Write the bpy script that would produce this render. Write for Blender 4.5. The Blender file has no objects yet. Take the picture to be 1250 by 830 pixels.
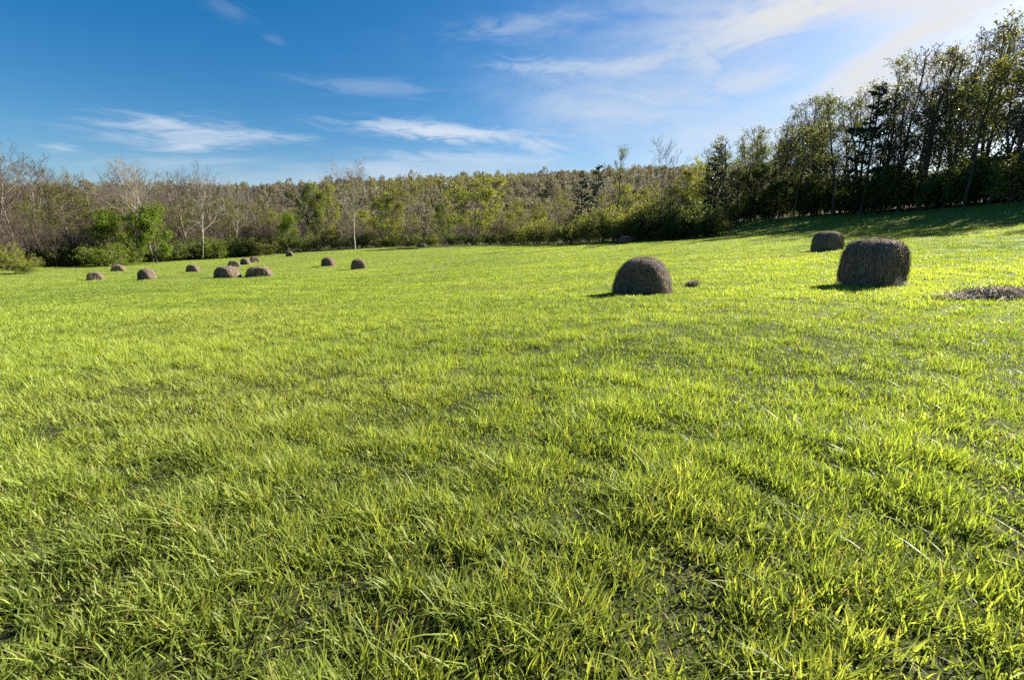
import bpy, math, random
import numpy as np
from math import radians, sin, cos, tan, pi, sqrt, atan2, exp

C = bpy.context.scene
COL = C.collection
rng = np.random.default_rng(11)
random.seed(11)

# ------------------------------------------------------------------ camera model
F_PX, W_PX, H_PX = 540.0, 1250.0, 830.0
HORIZON = 293.0
PITCH = math.atan((H_PX / 2 - HORIZON) / F_PX)
CAM_Z = 1.4
cp, sp = cos(PITCH), sin(PITCH)


def ray(u, v):
    a = (u - W_PX / 2) / F_PX
    b = (H_PX / 2 - v) / F_PX
    return a, cp + b * sp, b * cp - sp


def at(u, v, D):
    """world point seen in direction (u, v) at distance D ahead"""
    dx, dy, dz = ray(u, v)
    t = D / dy
    return t * dx, D, CAM_Z + t * dz


def smooth(a, b, x):
    t = np.clip((np.asarray(x, float) - a) / (b - a), 0, 1)
    return t * t * (3 - 2 * t)


# ------------------------------------------------------------------ terrain
CTRL_PX = [  # (u, v, D): where the field surface is seen, and how far away
    (116, 342, 48), (145, 331, 62), (180, 341, 43), (236, 332, 60), (277, 338, 45), (317, 338, 46),
    (286, 326, 66), (300, 323, 71), (311, 320, 76), (354, 313, 92), (401, 324, 55), (438, 328, 48),
    (514, 302, 105), (782, 358, 15.7), (1009, 305, 28), (1062, 347, 13.2), (1210, 366, 11),
    (0, 331, 62), (50, 327, 70), (180, 320, 84), (300, 313, 98), (350, 308, 106), (450, 303, 116), (520, 301, 122),
    (600, 299.5, 110), (700, 297.5, 80), (760, 296, 62), (870, 291, 58), (640, 306, 60),
    (1250, 288, 27), (1050, 290, 36), (900, 290, 49),
    (1250, 249, 42), (1100, 261, 55), (1000, 266, 62), (900, 272, 74), (1180, 270, 41),
]
pts = [at(*c) for c in CTRL_PX]
pts += [(0, 0, 0), (-1.5, 2.5, -.02), (1.5, 2.5, .0), (0, 6, -.08), (-8, 6, -.35), (8, 5, .1), (0, -15, .1), (-25, -10, -.8), (25, -10, .9),
        (-90, 60, -3), (-110, 110, -2), (-40, 150, -1), (30, 150, 1), (80, 110, 6), (95, 60, 8), (75, 20, 5.5), (60, 0, 3),
        (60, 95, 5.5), (0, 200, 0), (110, 160, 7), (-120, 180, -1), (-90, 0, -3)]
pts = np.array(pts, float)


def tps_phi(r2):
    return 0.5 * r2 * np.log(np.maximum(r2, 1e-9))


_S = 50.0
_xy = pts[:, :2] / _S
_n = len(pts)
_d2 = ((_xy[:, None] - _xy[None]) ** 2).sum(-1)
_A = np.zeros((_n + 3, _n + 3))
_A[:_n, :_n] = tps_phi(_d2) + np.eye(_n) * 0.004
_A[:_n, _n] = 1
_A[:_n, _n + 1:] = _xy
_A[_n:, :_n] = _A[:_n, _n:].T
_sol = np.linalg.solve(_A, np.concatenate([pts[:, 2], np.zeros(3)]))


def ground_z(x, y, bumps=True):
    x = np.atleast_1d(np.asarray(x, float))
    y = np.atleast_1d(np.asarray(y, float))
    q = np.stack([x, y], -1) / _S
    out = np.empty(len(x))
    for i in range(0, len(x), 60000):
        s = q[i:i + 60000]
        d2 = (s ** 2).sum(1)[:, None] + (_xy ** 2).sum(1)[None] - 2 * s @ _xy.T
        out[i:i + 60000] = tps_phi(np.maximum(d2, 0)) @ _sol[:_n] + _sol[_n] + s @ _sol[_n + 1:]
    r = np.hypot(x, y)
    w = 1 - smooth(125, 200, r)
    flat = np.where(x > 0, 6 * smooth(20, 120, x), -2 * smooth(20, 120, -x))
    hill = (34 + 1.5 * np.sin(x / 60 + 1.2) + 11 * smooth(-330, -30, x)) * smooth(150, 400, y + 0.12 * np.abs(x)) + 0.8 * np.sin(x / 23.) * smooth(220, 380, y)
    z = w * out + (1 - w) * (flat + hill)
    if bumps:
        k = 1 - smooth(40, 90, r)
        z = z + k * (0.028 * np.sin(1.9 * x + .7 * y) * np.sin(1.3 * y - .6 * x + 1) + 0.022 * np.sin(3.7 * x - 2.2 * y + 2) * np.sin(2.9 * y + 1.1 * x)
                     + 0.05 * np.sin(.55 * x + .3 * y + .5) * np.sin(.75 * y - .2 * x))
    return z


def gz(x, y):
    return float(ground_z(x, y)[0])


# field edge: how far ahead the field runs, per sideways angle a = x / y
EDGE = [(-1.6, 48), (-1.16, 62), (-1.07, 69), (-.82, 83), (-.6, 98), (-.5, 107), (-.32, 117), (-.19, 123), (-.05, 112), (.1, 86), (.2, 68), (.3, 61),
        (.46, 60), (.50, 74), (.7, 62), (.88, 55), (1.0, 48), (1.16, 42), (1.5, 34), (2.2, 27)]
EA, ED = np.array(EDGE).T


def edge_d(x, y):
    a = np.asarray(x, float) / np.maximum(np.asarray(y, float), .5)
    return np.interp(a, EA, ED)


# ------------------------------------------------------------------ node helpers
class N:
    def __init__(s, tree):
        s.t = tree
        tree.nodes.clear()

    def new(s, typ, **kw):
        n = s.t.nodes.new(typ)
        for k, v in kw.items():
            setattr(n, k, v)
        return n

    def set(s, inp, v):
        if hasattr(v, 'is_output') or isinstance(v, bpy.types.NodeSocket):
            s.t.links.new(v, inp)
        else:
            inp.default_value = v

    def math(s, op, a, b=None, c=None, clamp=False):
        n = s.new('ShaderNodeMath', operation=op, use_clamp=clamp)
        s.set(n.inputs[0], a)
        if b is not None: s.set(n.inputs[1], b)
        if c is not None: s.set(n.inputs[2], c)
        return n.outputs[0]

    def mix(s, f, a, b, blend='MIX'):
        n = s.new('ShaderNodeMix', data_type='RGBA', blend_type=blend)
        s.set(n.inputs[0], f)
        s.set(n.inputs[6], a if not isinstance(a, tuple) else (*a[:3], 1))
        s.set(n.inputs[7], b if not isinstance(b, tuple) else (*b[:3], 1))
        return n.outputs[2]

    def noise(s, scale, vec=None, detail=4, rough=.55, dist=0.0):
        n = s.new('ShaderNodeTexNoise')
        n.inputs['Scale'].default_value = scale
        n.inputs['Detail'].default_value = detail
        n.inputs['Roughness'].default_value = rough
        n.inputs['Distortion'].default_value = dist
        if vec is not None: s.t.links.new(vec, n.inputs['Vector'])
        return n.outputs['Fac']

    def ramp(s, f, a, b):
        n = s.new('ShaderNodeMapRange', interpolation_type='SMOOTHSTEP')
        s.set(n.inputs[0], f)
        n.inputs[1].default_value = a
        n.inputs[2].default_value = b
        return n.outputs[0]

    def attr(s, name, typ='GEOMETRY'):
        n = s.new('ShaderNodeAttribute', attribute_name=name, attribute_type=typ)
        return n.outputs['Fac']


def material(name):
    m = bpy.data.materials.new(name)
    m.use_nodes = True
    return m, N(m.node_tree)


def leafy(n, col, transl, rough=.5, spec=.3, boost=(1.25, 1.2, .6)):
    """thin leaf: reflects and lets light through"""
    out = n.new('ShaderNodeOutputMaterial')
    p = n.new('ShaderNodeBsdfPrincipled')
    p.inputs['Roughness'].default_value = rough
    p.inputs['Specular IOR Level'].default_value = spec
    n.set(p.inputs['Base Color'], col)
    tr = n.new('ShaderNodeBsdfTranslucent')
    tc = n.mix(1.0, col, boost, 'MULTIPLY')
    n.set(tr.inputs['Color'], tc)
    mx = n.new('ShaderNodeMixShader')
    mx.inputs[0].default_value = transl
    n.t.links.new(p.outputs[0], mx.inputs[1])
    n.t.links.new(tr.outputs[0], mx.inputs[2])
    n.t.links.new(mx.outputs[0], out.inputs[0])


def leaf_mat(name, a, b, transl=.45, spec=.25):
    m, n = material(name)
    g = n.new('ShaderNodeNewGeometry')
    oi = n.new('ShaderNodeObjectInfo')
    f = n.math('ADD', n.math('MULTIPLY', g.outputs['Random Per Island'], .65), n.math('MULTIPLY', oi.outputs['Random'], .35))
    col = n.mix(f, a, b)
    leafy(n, col, transl, .55, spec, (1.2, 1.15, .7))
    return m


def bark_mat(name, a, b, scale=3.0):
    m, n = material(name)
    out = n.new('ShaderNodeOutputMaterial')
    p = n.new('ShaderNodeBsdfPrincipled')
    p.inputs['Roughness'].default_value = .9
    p.inputs['Specular IOR Level'].default_value = .15
    tc = n.new('ShaderNodeTexCoord')
    oi = n.new('ShaderNodeObjectInfo')
    f = n.ramp(n.noise(scale, tc.outputs['Object'], 5, .65), .35, .65)
    f = n.math('ADD', n.math('MULTIPLY', f, .7), n.math('MULTIPLY', oi.outputs['Random'], .3))
    n.set(p.inputs['Base Color'], n.mix(f, a, b))
    n.t.links.new(p.outputs[0], out.inputs[0])
    return m


# grass
def make_grass_mat():
    m, n = material('grass_blades')
    tint, dry = n.attr('tint'), n.attr('dry')
    c = n.mix(tint, (.058, .122, .018), (.345, .425, .075))
    c = n.mix(dry, c, (.30, .25, .11))
    leafy(n, c, .55, .45, .22, (1.2, 1.12, .55))
    return m


def make_ground_mat():
    m, n = material('field_soil_and_litter')
    out = n.new('ShaderNodeOutputMaterial')
    p = n.new('ShaderNodeBsdfPrincipled')
    p.inputs['Roughness'].default_value = .95
    p.inputs['Specular IOR Level'].default_value = .1
    tc = n.new('ShaderNodeTexCoord')
    o = tc.outputs['Object']
    n1, n2, n3 = n.noise(.25, o, 5), n.noise(2.2, o, 6, .65), n.noise(14, o, 5, .7)
    soil = n.mix(n.ramp(n3, .3, .7), (.012, .013, .006), (.048, .056, .016))
    soil = n.mix(n.ramp(n.noise(75, o, 4, .8), .56, .66), soil, (.13, .115, .06))
    turf = n.mix(n.ramp(n2, .35, .65), (.06, .095, .016), (.15, .20, .03))
    turf = n.mix(n.ramp(n1, .4, .6), turf, n.mix(.4, turf, (.17, .18, .05)))
    field = n.mix(n.attr('far'), soil, turf)
    litter = n.mix(n.ramp(n2, .35, .65), (.05, .042, .028), (.10, .085, .055))
    litter = n.mix(n.ramp(n.noise(.12, o, 4), .45, .6), litter, (.06, .075, .025))
    n.set(p.inputs['Base Color'], n.mix(n.attr('wood'), field, litter))
    b = n.new('ShaderNodeBump')
    b.inputs['Strength'].default_value = .6
    b.inputs['Distance'].default_value = .05
    n.t.links.new(n3, b.inputs['Height'])
    n.t.links.new(b.outputs[0], p.inputs['Normal'])
    n.t.links.new(p.outputs[0], out.inputs[0])
    return m


def make_hay_mat(name, a, b, c):
    m, n = material(name)
    out = n.new('ShaderNodeOutputMaterial')
    p = n.new('ShaderNodeBsdfPrincipled')
    p.inputs['Roughness'].default_value = .85
    p.inputs['Specular IOR Level'].default_value = .2
    g = n.new('ShaderNodeNewGeometry')
    tc = n.new('ShaderNodeTexCoord')
    f = n.attr('straw')
    base = n.mix(n.ramp(n.noise(9, tc.outputs['Object'], 6, .7), .35, .65), a, b)
    base = n.mix(n.ramp(n.noise(1.8, tc.outputs['Object'], 4, .6), .4, .62), base, n.mix(1.0, base, (1.65, 1.45, 1.25), 'MULTIPLY'))
    n.set(p.inputs['Base Color'], n.mix(f, base, c))
    bp = n.new('ShaderNodeBump')
    bp.inputs['Strength'].default_value = .8
    bp.inputs['Distance'].default_value = .03
    n.t.links.new(n.noise(40, tc.outputs['Object'], 6, .75), bp.inputs['Height'])
    n.t.links.new(bp.outputs[0], p.inputs['Normal'])
    n.t.links.new(p.outputs[0], out.inputs[0])
    return m


M = {
    'grass': make_grass_mat(), 'ground': make_ground_mat(),
    'hay': make_hay_mat('weathered_hay', (.070, .054, .050), (.145, .114, .096), (.42, .345, .245)),
    'bark_brown': bark_mat('brown_grey_bark', (.085, .068, .055), (.20, .165, .135)),
    'bark_dark': bark_mat('dark_bark', (.035, .030, .026), (.09, .078, .065)),
    'bark_pale': bark_mat('pale_bark', (.17, .15, .13), (.35, .315, .275), 1.5),
    'twig_brown': bark_mat('brown_twigs', (.055, .042, .034), (.125, .098, .078)),
    'twig_pale': bark_mat('pale_twigs', (.13, .112, .092), (.235, .20, .168)),
    'leaf_spring': leaf_mat('spring_leaves', (.105, .122, .030), (.19, .192, .050), .5),
    'leaf_bright': leaf_mat('fresh_bright_leaves', (.080, .140, .012), (.165, .215, .022), .5),
    'leaf_olive': leaf_mat('olive_leaves', (.085, .105, .024), (.18, .185, .040), .48),
    'leaf_shade': leaf_mat('shaded_olive_leaves', (.075, .092, .026), (.165, .175, .048), .45),  # darker copy of the olive leaves, shade put into the colour for slender trees
    'leaf_dark': leaf_mat('dark_green_leaves', (.055, .085, .024), (.115, .150, .038), .5),
    'needle': leaf_mat('pine_needles', (.012, .030, .016), (.030, .058, .024), .12),
    'bud': leaf_mat('brown_buds', (.075, .060, .036), (.13, .11, .05), .3),
    'leaf_yellow': leaf_mat('yellow_green_leaves', (.135, .165, .025), (.24, .25, .040), .5),
    'hill_brown': leaf_mat('hill_twig_haze', (.108, .098, .078), (.15, .138, .11), .5),
    'hill_olive': leaf_mat('hill_olive_leaves', (.12, .122, .055), (.17, .17, .07), .5),
    'hill_yellow': leaf_mat('hill_yellow_leaves', (.135, .142, .050), (.18, .18, .06), .5),
}

# ------------------------------------------------------------------ mesh helpers


def np_mesh(name, verts, faces, mat=None, attrs=None, smooth_shade=False):
    """faces: list of int arrays (n, k)"""
    me = bpy.data.meshes.new(name)
    verts = np.asarray(verts, np.float32)
    me.vertices.add(len(verts))
    me.vertices.foreach_set('co', verts.ravel())
    faces = [np.asarray(f, np.int32) for f in faces if len(f)]
    loops = np.concatenate([f.ravel() for f in faces])
    tot = np.concatenate([np.full(len(f), f.shape[1], np.int32) for f in faces])
    start = np.concatenate([[0], np.cumsum(tot)[:-1]]).astype(np.int32)
    me.loops.add(len(loops))
    me.loops.foreach_set('vertex_index', loops)
    me.polygons.add(len(tot))
    me.polygons.foreach_set('loop_start', start)
    me.polygons.foreach_set('loop_total', tot)
    if smooth_shade:
        me.polygons.foreach_set('use_smooth', np.ones(len(tot), bool))
    for k, v in (attrs or {}).items():
        a = me.attributes.new(k, 'FLOAT', 'POINT')
        a.data.foreach_set('value', np.asarray(v, np.float32))
    me.update(calc_edges=True)
    if mat: me.materials.append(mat)
    return me


def obj(name, me, parent=None):
    o = bpy.data.objects.new(name, me)
    COL.objects.link(o)
    if parent: o.parent = parent
    return o


def tag(o, label=None, cat=None, group=None, kind=None):
    for k, v in (('label', label), ('category', cat), ('group', group), ('kind', kind)):
        if v: o[k] = v
    return o


def empty(name, loc=(0, 0, 0), rz=0.0):
    o = bpy.data.objects.new(name, None)
    COL.objects.link(o)
    o.empty_display_size = .3
    o.location = loc
    o.rotation_euler = (0, 0, rz)
    return o


def unit(v):
    return v / np.maximum(np.linalg.norm(v, axis=-1, keepdims=True), 1e-9)


def tubes(P0, P1, R0, R1, sides):
    P0, P1 = np.asarray(P0, float), np.asarray(P1, float)
    R0, R1 = np.asarray(R0, float), np.asarray(R1, float)
    d = unit(P1 - P0)
    ref = np.where(np.abs(d[:, 2:3]) > .9, np.array([[1., 0, 0]]), np.array([[0, 0, 1.]]))
    a = unit(np.cross(d, ref))
    b = np.cross(d, a)
    th = np.arange(sides) / sides * 2 * pi
    ring = a[:, None] * np.cos(th)[None, :, None] + b[:, None] * np.sin(th)[None, :, None]
    P0 = P0 - d * (R0 * .25)[:, None]
    V = np.concatenate([P0[:, None] + ring * R0[:, None, None], P1[:, None] + ring * R1[:, None, None]], 1)
    n = len(P0)
    base = (np.arange(n) * 2 * sides)[:, None]
    i = np.arange(sides)
    j = (i + 1) % sides
    q = np.stack([i, j, j + sides, i + sides], -1)
    Fq = (base[:, :, None] + q[None]).reshape(-1, 4)
    return V.reshape(-1, 3), Fq


def leaf_quads(Pc, size, aspect=.6, r=None, droop=None):
    """one pointed leaf-spray face (diamond with a fold) per point"""
    r = r or rng
    n = len(Pc)
    u = unit(r.normal(size=(n, 3)) + (droop if droop is not None else 0))
    w = unit(np.cross(u, unit(r.normal(size=(n, 3)))))
    s = (size * r.uniform(.6, 1.4, n))[:, None]
    V = np.stack([Pc - u * s * .5, Pc + w * s * aspect * .5, Pc + u * s * .5, Pc - w * s * aspect * .5 + np.cross(u, w) * s * .12], 1)
    return V.reshape(-1, 3), (np.arange(n) * 4)[:, None] + np.arange(4)[None]


# ------------------------------------------------------------------ plant generator


def grow(r, height, spec):
    """returns segments per level {lvl: (P0,P1,R0,R1)} and twig tip points"""
    segs = {0: [], 1: [], 2: [], 3: []}
    tips = []

    def branch(p, d, L, rad, lvl):
        ns = spec['nseg'][lvl]
        st = L / ns
        pts_ = [p]
        dirs = []
        r_end = rad * spec['taper'][lvl]
        for i in range(ns):
            d = d + r.normal(size=3) * spec['wob'][lvl] + np.array([0, 0, spec['up'][lvl]])
            d = d / np.linalg.norm(d)
            q = p + d * st
            r0 = rad + (r_end - rad) * i / ns
            r1 = rad + (r_end - rad) * (i + 1) / ns
            segs[lvl].append((p, q, r0, r1))
            p = q
            pts_.append(p)
            dirs.append(d)
        if lvl >= spec['leaf_lvl']:
            tips.append((pts_[len(pts_) // 2] + pts_[-1]) * .5)
            tips.append(pts_[-1])
        if lvl < spec['depth']:
            nb = spec['nb'][lvl]
            nb = max(1, int(round(nb * r.uniform(.8, 1.2))))
            for k in range(nb):
                lo = spec['start'][lvl]
                f = lo + (1 - lo) * ((k + r.uniform(.1, .9)) / nb)
                x = f * ns
                i = min(int(x), ns - 1)
                q = pts_[i] + (pts_[i + 1] - pts_[i]) * (x - i)
                dd = dirs[i]
                ang = spec['ang'][lvl] * r.uniform(.75, 1.25)
                if lvl == 0: ang *= 1.15 - .5 * (f - lo) / max(1 - lo, .01)
                az = r.uniform(0, 2 * pi) if lvl else (k * 2.4 + r.uniform(-.5, .5))
                a = np.cross(dd, [0.3, 0.1, 1.0] if abs(dd[2]) < .95 else [1, 0, 0])
                a = a / np.linalg.norm(a)
                b = np.cross(dd, a)
                nd = dd * cos(ang) + (a * cos(az) + b * sin(az)) * sin(ang)
                shape = spec['shape']((f - lo) / max(1 - lo, .01)) if lvl == 0 else (1.1 - .55 * f)
                Lb = L * spec['len'][lvl] * shape * r.uniform(.75, 1.25)
                rr = max((rad + (r_end - rad) * f) * spec['rr'][lvl], spec['rmin'])
                branch(q, nd, Lb, rr, lvl + 1)

    for s in range(spec.get('stems', 1)):
        if spec.get('stems', 1) > 1:
            az, tl = r.uniform(0, 2 * pi), r.uniform(.1, spec['spread'])
            d0 = np.array([cos(az) * sin(tl), sin(az) * sin(tl), cos(tl)])
            p0 = np.array([cos(az), sin(az), 0]) * r.uniform(0, spec.get('base', .2)) * height
            p0[2] = -.15
            L = height * r.uniform(.7, 1.05)
            segs[0].append((np.array([0, 0, -.2]), p0, height * spec['rad'], height * spec['rad']))
        else:
            ln = spec.get('lean', .05)
            d0 = np.array([r.normal() * ln, r.normal() * ln, 1.0])
            p0 = np.array([0, 0, -.3])
            L = height * 1.02
        branch(p0, d0 / np.linalg.norm(d0), L, height * spec['rad'], 0)
    return segs, np.array(tips)


def plant(name, seed, height, spec, trunk_mat, crown_mat, twig_mat=None, names=('trunk', 'crown')):
    """an Empty with trunk (stem and limbs) and crown (twigs and leaves); base at the origin"""
    r = np.random.default_rng(seed)
    segs, tips = grow(r, height, spec)

    def pack(levels):
        Vs, Fs, off = [], [], 0
        for l in levels:
            if not segs[l]: continue
            a = list(zip(*segs[l]))
            v, f = tubes(np.array(a[0]), np.array(a[1]), np.array(a[2]), np.array(a[3]), {0: 8, 1: 5, 2: 3, 3: 3}[l])
            Vs.append(v); Fs.append(f + off); off += len(v)
        return (np.concatenate(Vs), np.concatenate(Fs)) if Vs else (np.zeros((0, 3)), np.zeros((0, 4), int))

    root = empty(name)
    tl = spec.get('trunk_levels', (0, 1))
    v, f = pack(tl)
    obj(names[0], np_mesh(names[0], v, [f], trunk_mat, smooth_shade=True), root)
    v2, f2 = pack([l for l in range(4) if l not in tl])
    nv = len(v2)
    me_v, me_f, midx = [v2], [f2], [np.zeros(len(f2), np.int32)]
    nl = spec['leaves']
    if nl and len(tips):
        idx = r.integers(0, len(tips), nl)
        if spec.get('patchy'):
            keep = np.sin(tips[:, 0] * 1.3 + seed) + np.sin(tips[:, 1] * 1.1 + 2 * seed) + np.sin(tips[:, 2] * 1.2 + 3 * seed) > spec['patchy']
            if keep.sum() > 20: idx = r.choice(np.nonzero(keep)[0], nl)
        Pc = tips[idx] + r.normal(size=(nl, 3)) * spec['scat']
        Pc = Pc[Pc[:, 2] > .1]
        lv, lf = leaf_quads(Pc, spec['leaf'], spec.get('aspect', .6), r)
        me_v.append(lv); me_f.append(lf + nv); midx.append(np.ones(len(lf), np.int32))
    me = np_mesh(names[1], np.concatenate(me_v), [np.concatenate(me_f)], twig_mat or trunk_mat)
    me.materials.append(crown_mat)
    me.polygons.foreach_set('material_index', np.concatenate(midx))
    obj(names[1], me, root)
    root['h0'] = float(np.percentile(np.concatenate(me_v)[:, 2], 99.7))
    return root


oval = lambda t: .55 + 1.0 * sin(pi * min(1, max(0, .15 + t * .8)))
vase = lambda t: .9 + .3 * t
cone = lambda t: 1.25 * (1 - .88 * t)
slim = lambda t: .9 - .45 * t

BARE = dict(nseg=[9, 6, 4, 3], taper=[.25, .3, .4, .5], wob=[.06, .12, .16, .2], up=[.03, .07, .06, .04], depth=3, nb=[13, 7, 5],
            start=[.32, .3, .25], ang=[.75, .7, .65], len=[.34, .5, .5], rr=[.5, .55, .6], rmin=.022, rad=.014, leaf_lvl=3, shape=oval,
            leaves=380, leaf=.12, scat=.12, lean=.06)
SPRING = dict(BARE, leaves=3000, leaf=.30, scat=.30, nb=[13, 6, 4], start=[.22, .3, .25], patchy=-1.1)
SLIM = dict(BARE, leaves=1150, leaf=.20, scat=.22, nb=[20, 5, 4], start=[.28, .3, .25], len=[.26, .5, .5], ang=[.72, .7, .65], shape=lambda t: slim(t) * (1 + .35 * sin(t * 17)), rad=.011, wob=[.05, .12, .16, .2], lean=.06, patchy=-.35)
DENSE = dict(BARE, leaves=6500, leaf=.32, scat=.32, nb=[15, 6, 4], start=[.10, .25, .2], len=[.36, .5, .5])
SHRUB = dict(nseg=[5, 4, 3, 2], taper=[.4, .4, .5, .5], wob=[.12, .18, .2, .2], up=[.05, .05, .03, .02], depth=2, nb=[7, 5, 0], start=[.2, .25, .2],
             ang=[.75, .7, .6], len=[.42, .5, .5], rr=[.6, .6, .6], rmin=.014, rad=.012, leaf_lvl=1, shape=vase, leaves=4200, leaf=.22, scat=.2,
             stems=13, spread=.85, base=.28, trunk_levels=(0,))
THICKET = dict(SHRUB, stems=16, leaves=140, leaf=.10, nb=[9, 6, 0], spread=.5, rmin=.016, base=.3)


def pine(name, seed, height, mat_t, mat_n):
    r = np.random.default_rng(seed)
    root = empty(name)
    zs = np.linspace(-.3, height, 12)
    xs = np.cumsum(r.normal(size=12) * .05)
    P = np.stack([xs, np.cumsum(r.normal(size=12) * .05), zs], -1)
    R = np.linspace(height * .014, .03, 12)
    v, f = tubes(P[:-1], P[1:], R[:-1], R[1:], 8)
    obj('trunk', np_mesh('trunk', v, [f], mat_t, smooth_shade=True), root)
    S0, S1, r0, r1, nd, ndir = [], [], [], [], [], []
    z = height * .22
    while z < height * .985:
        t = (z / height - .22) / .78
        L = height * .21 * (1.05 - t) ** .75 * r.uniform(.55, 1.3) + .35
        for k in range(r.integers(3, 6)):
            az = r.uniform(0, 2 * pi)
            c = np.array([np.interp(z, zs, P[:, 0]), np.interp(z, zs, P[:, 1]), z + r.uniform(-.2, .2)])
            d = np.array([cos(az), sin(az), r.uniform(-.05, .30) + .35 * t])
            e = c + d * L * r.uniform(.7, 1.15)
            S0.append(c); S1.append(e); r0.append(.045); r1.append(.015)
            for q in range(int(22 * L / 2) + 5):
                g = r.uniform(.25, 1.05)
                nd.append(c + (e - c) * g + r.normal(size=3) * np.array([.18, .18, .09]) * (1.1 - .5 * g))
                ndir.append(d)
        z += r.uniform(.45, .95)
    v, f = tubes(S0, S1, r0, r1, 4)
    lv, lf = leaf_quads(np.array(nd), .46, .38, r, np.array(ndir) * 1.4)
    me = np_mesh('crown', np.concatenate([v, lv]), [np.concatenate([f, lf + len(v)])], mat_t)
    me.materials.append(mat_n)
    me.polygons.foreach_set('material_index', np.concatenate([np.zeros(len(f), np.int32), np.ones(len(lf), np.int32)]))
    obj('crown', me, root)
    root['h0'] = float(height)
    return root


# prototypes by kind: made once; the first placing uses the prototype itself
PROTO = {}


def proto(kind, variants):
    PROTO[kind] = [dict(root=v, used=False) for v in variants]


B = M
proto('bare', [plant('bare_tree', 20 + i, 14, BARE, B['bark_brown'], B['bud'], B['twig_brown']) for i in range(5)])
PALE = dict(BARE, leaves=260, leaf=.13, nb=[14, 9, 6], start=[.42, .3, .25], lean=.05, len=[.36, .5, .5], rad=.013)
proto('pale', [plant('pale_barked_tree', 40 + i, 14, PALE, B['bark_pale'], B['bud'], B['twig_pale']) for i in range(3)])
proto('spring', [plant('leafing_tree', 60 + i, 14, SPRING, B['bark_brown'], B['leaf_spring'], B['twig_brown']) for i in range(4)])
proto('slim', [plant('slender_tree', 80 + i, 14, SLIM, B['bark_dark'], B['leaf_shade'], B['bark_dark']) for i in range(5)])
proto('slimbare', [plant('bare_tree', 95 + i, 14, dict(SLIM, leaves=500, leaf=.15), B['bark_dark'], B['bud'], B['bark_dark']) for i in range(2)])
proto('dense', [plant('leafy_tree', 100 + i, 12, DENSE, B['bark_dark'], B['leaf_dark']) for i in range(3)])
proto('denseyellow', [plant('leafy_tree', 110 + i, 13, dict(DENSE, leaves=6000, patchy=-1.3), B['bark_brown'], B['leaf_yellow']) for i in range(2)])
proto('bright', [plant('bright_green_tree', 120 + i, 7, dict(DENSE, leaves=5600, leaf=.25, scat=.28, start=[.12, .2, .2], nb=[14, 5, 3]), B['bark_brown'], B['leaf_bright']) for i in range(2)])
proto('pine', [pine('pine_tree', 130 + i, 14, B['bark_dark'], B['needle']) for i in range(3)])
sn = ('stem', 'foliage')
proto('shrub', [plant('leafy_shrub', 140 + i, 3.6, SHRUB, B['bark_brown'], B['leaf_olive'], names=sn) for i in range(3)])
proto('shrubyellow', [plant('yellow_green_shrub', 150 + i, 3.6, SHRUB, B['bark_brown'], B['leaf_yellow'], names=sn) for i in range(2)])
proto('shrubdark', [plant('dark_shrub', 160 + i, 3.6, dict(SHRUB, leaves=5200), B['bark_dark'], B['leaf_dark'], names=sn) for i in range(3)])
proto('shrubbright', [plant('bright_green_shrub', 170 + i, 2.4, dict(SHRUB, leaves=4000, leaf=.15), B['bark_brown'], B['leaf_bright'], names=sn) for i in range(1)])
proto('thicket', [plant('bare_shrub', 180 + i, 5, THICKET, B['bark_brown'], B['bud'], B['twig_brown'], names=sn) for i in range(3)])

_count = {}


def place(kind, x, y, h, label, cat='tree', group=None, wide=1.0, rz=None, var=None, lean=None, z=None):
    ps = PROTO[kind]
    i = _count.get(kind, 0)
    _count[kind] = i + 1
    p = ps[(var if var is not None else i) % len(ps)]
    if not p['used']:
        o = p['root']
        p['used'] = True
    else:
        src = p['root']
        o = src.copy()
        COL.objects.link(o)
        for ch in src.children:
            c = ch.copy()
            COL.objects.link(c)
            c.parent = o
        for k in ('group',):
            if k in o: del o[k]
    s = h / o['h0']
    o.location = (x, y, (gz(x, y) if z is None else z) - .05)
    o.rotation_euler = (lean[1] if lean else 0, lean[0] if lean else 0, random.uniform(0, 2 * pi) if rz is None else rz)
    o.scale = (s * wide, s * wide, s)
    tag(o, label, cat, group)
    return o


def place_px(kind, u, D, vtop, label, **kw):
    """stands on the ground in direction u at distance D, its top seen at height vtop"""
    x, y, _ = at(u, 300, D)
    x = (u - W_PX / 2) / F_PX * D / (cp + (H_PX / 2 - 290) / F_PX * sp)
    zt = at(u, vtop, D)[2]
    return place(kind, x, D, zt - gz(x, D), label, **kw)


# ------------------------------------------------------------------ ground
ang = np.linspace(-pi, pi, 361)[:-1]
rad_ = np.concatenate([np.linspace(.25, 6, 40), 6 * (1700 / 6) ** (np.arange(1, 131) / 130)])
RR, AA = np.meshgrid(rad_, ang, indexing='ij')
gx, gy = (RR * np.sin(AA)).ravel(), (RR * np.cos(AA)).ravel()
gv = np.stack([gx, gy, ground_z(gx, gy)], -1)
na, nr = len(ang), len(rad_)
ii, jj = np.meshgrid(np.arange(nr - 1), np.arange(na), indexing='ij')
j2 = (jj + 1) % na
gf = np.stack([ii * na + jj, ii * na + j2, (ii + 1) * na + j2, (ii + 1) * na + jj], -1).reshape(-1, 4)[:, ::-1]
centre = len(gv)
gv = np.concatenate([gv, [[0, 0, gz(0, 0)]]])
fan = np.stack([np.full(na, centre), (np.arange(na) + 1) % na, np.arange(na)], -1)
ax, ay = gv[:, 0], gv[:, 1]
wood = np.where(ay > .5, smooth(0, 5, ay - edge_d(ax, ay) - 1), 0)
far = smooth(5, 18, np.hypot(ax, ay))
g = obj('field', np_mesh('field', gv, [gf, fan], M['ground'], dict(wood=wood, far=far), True))
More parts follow.
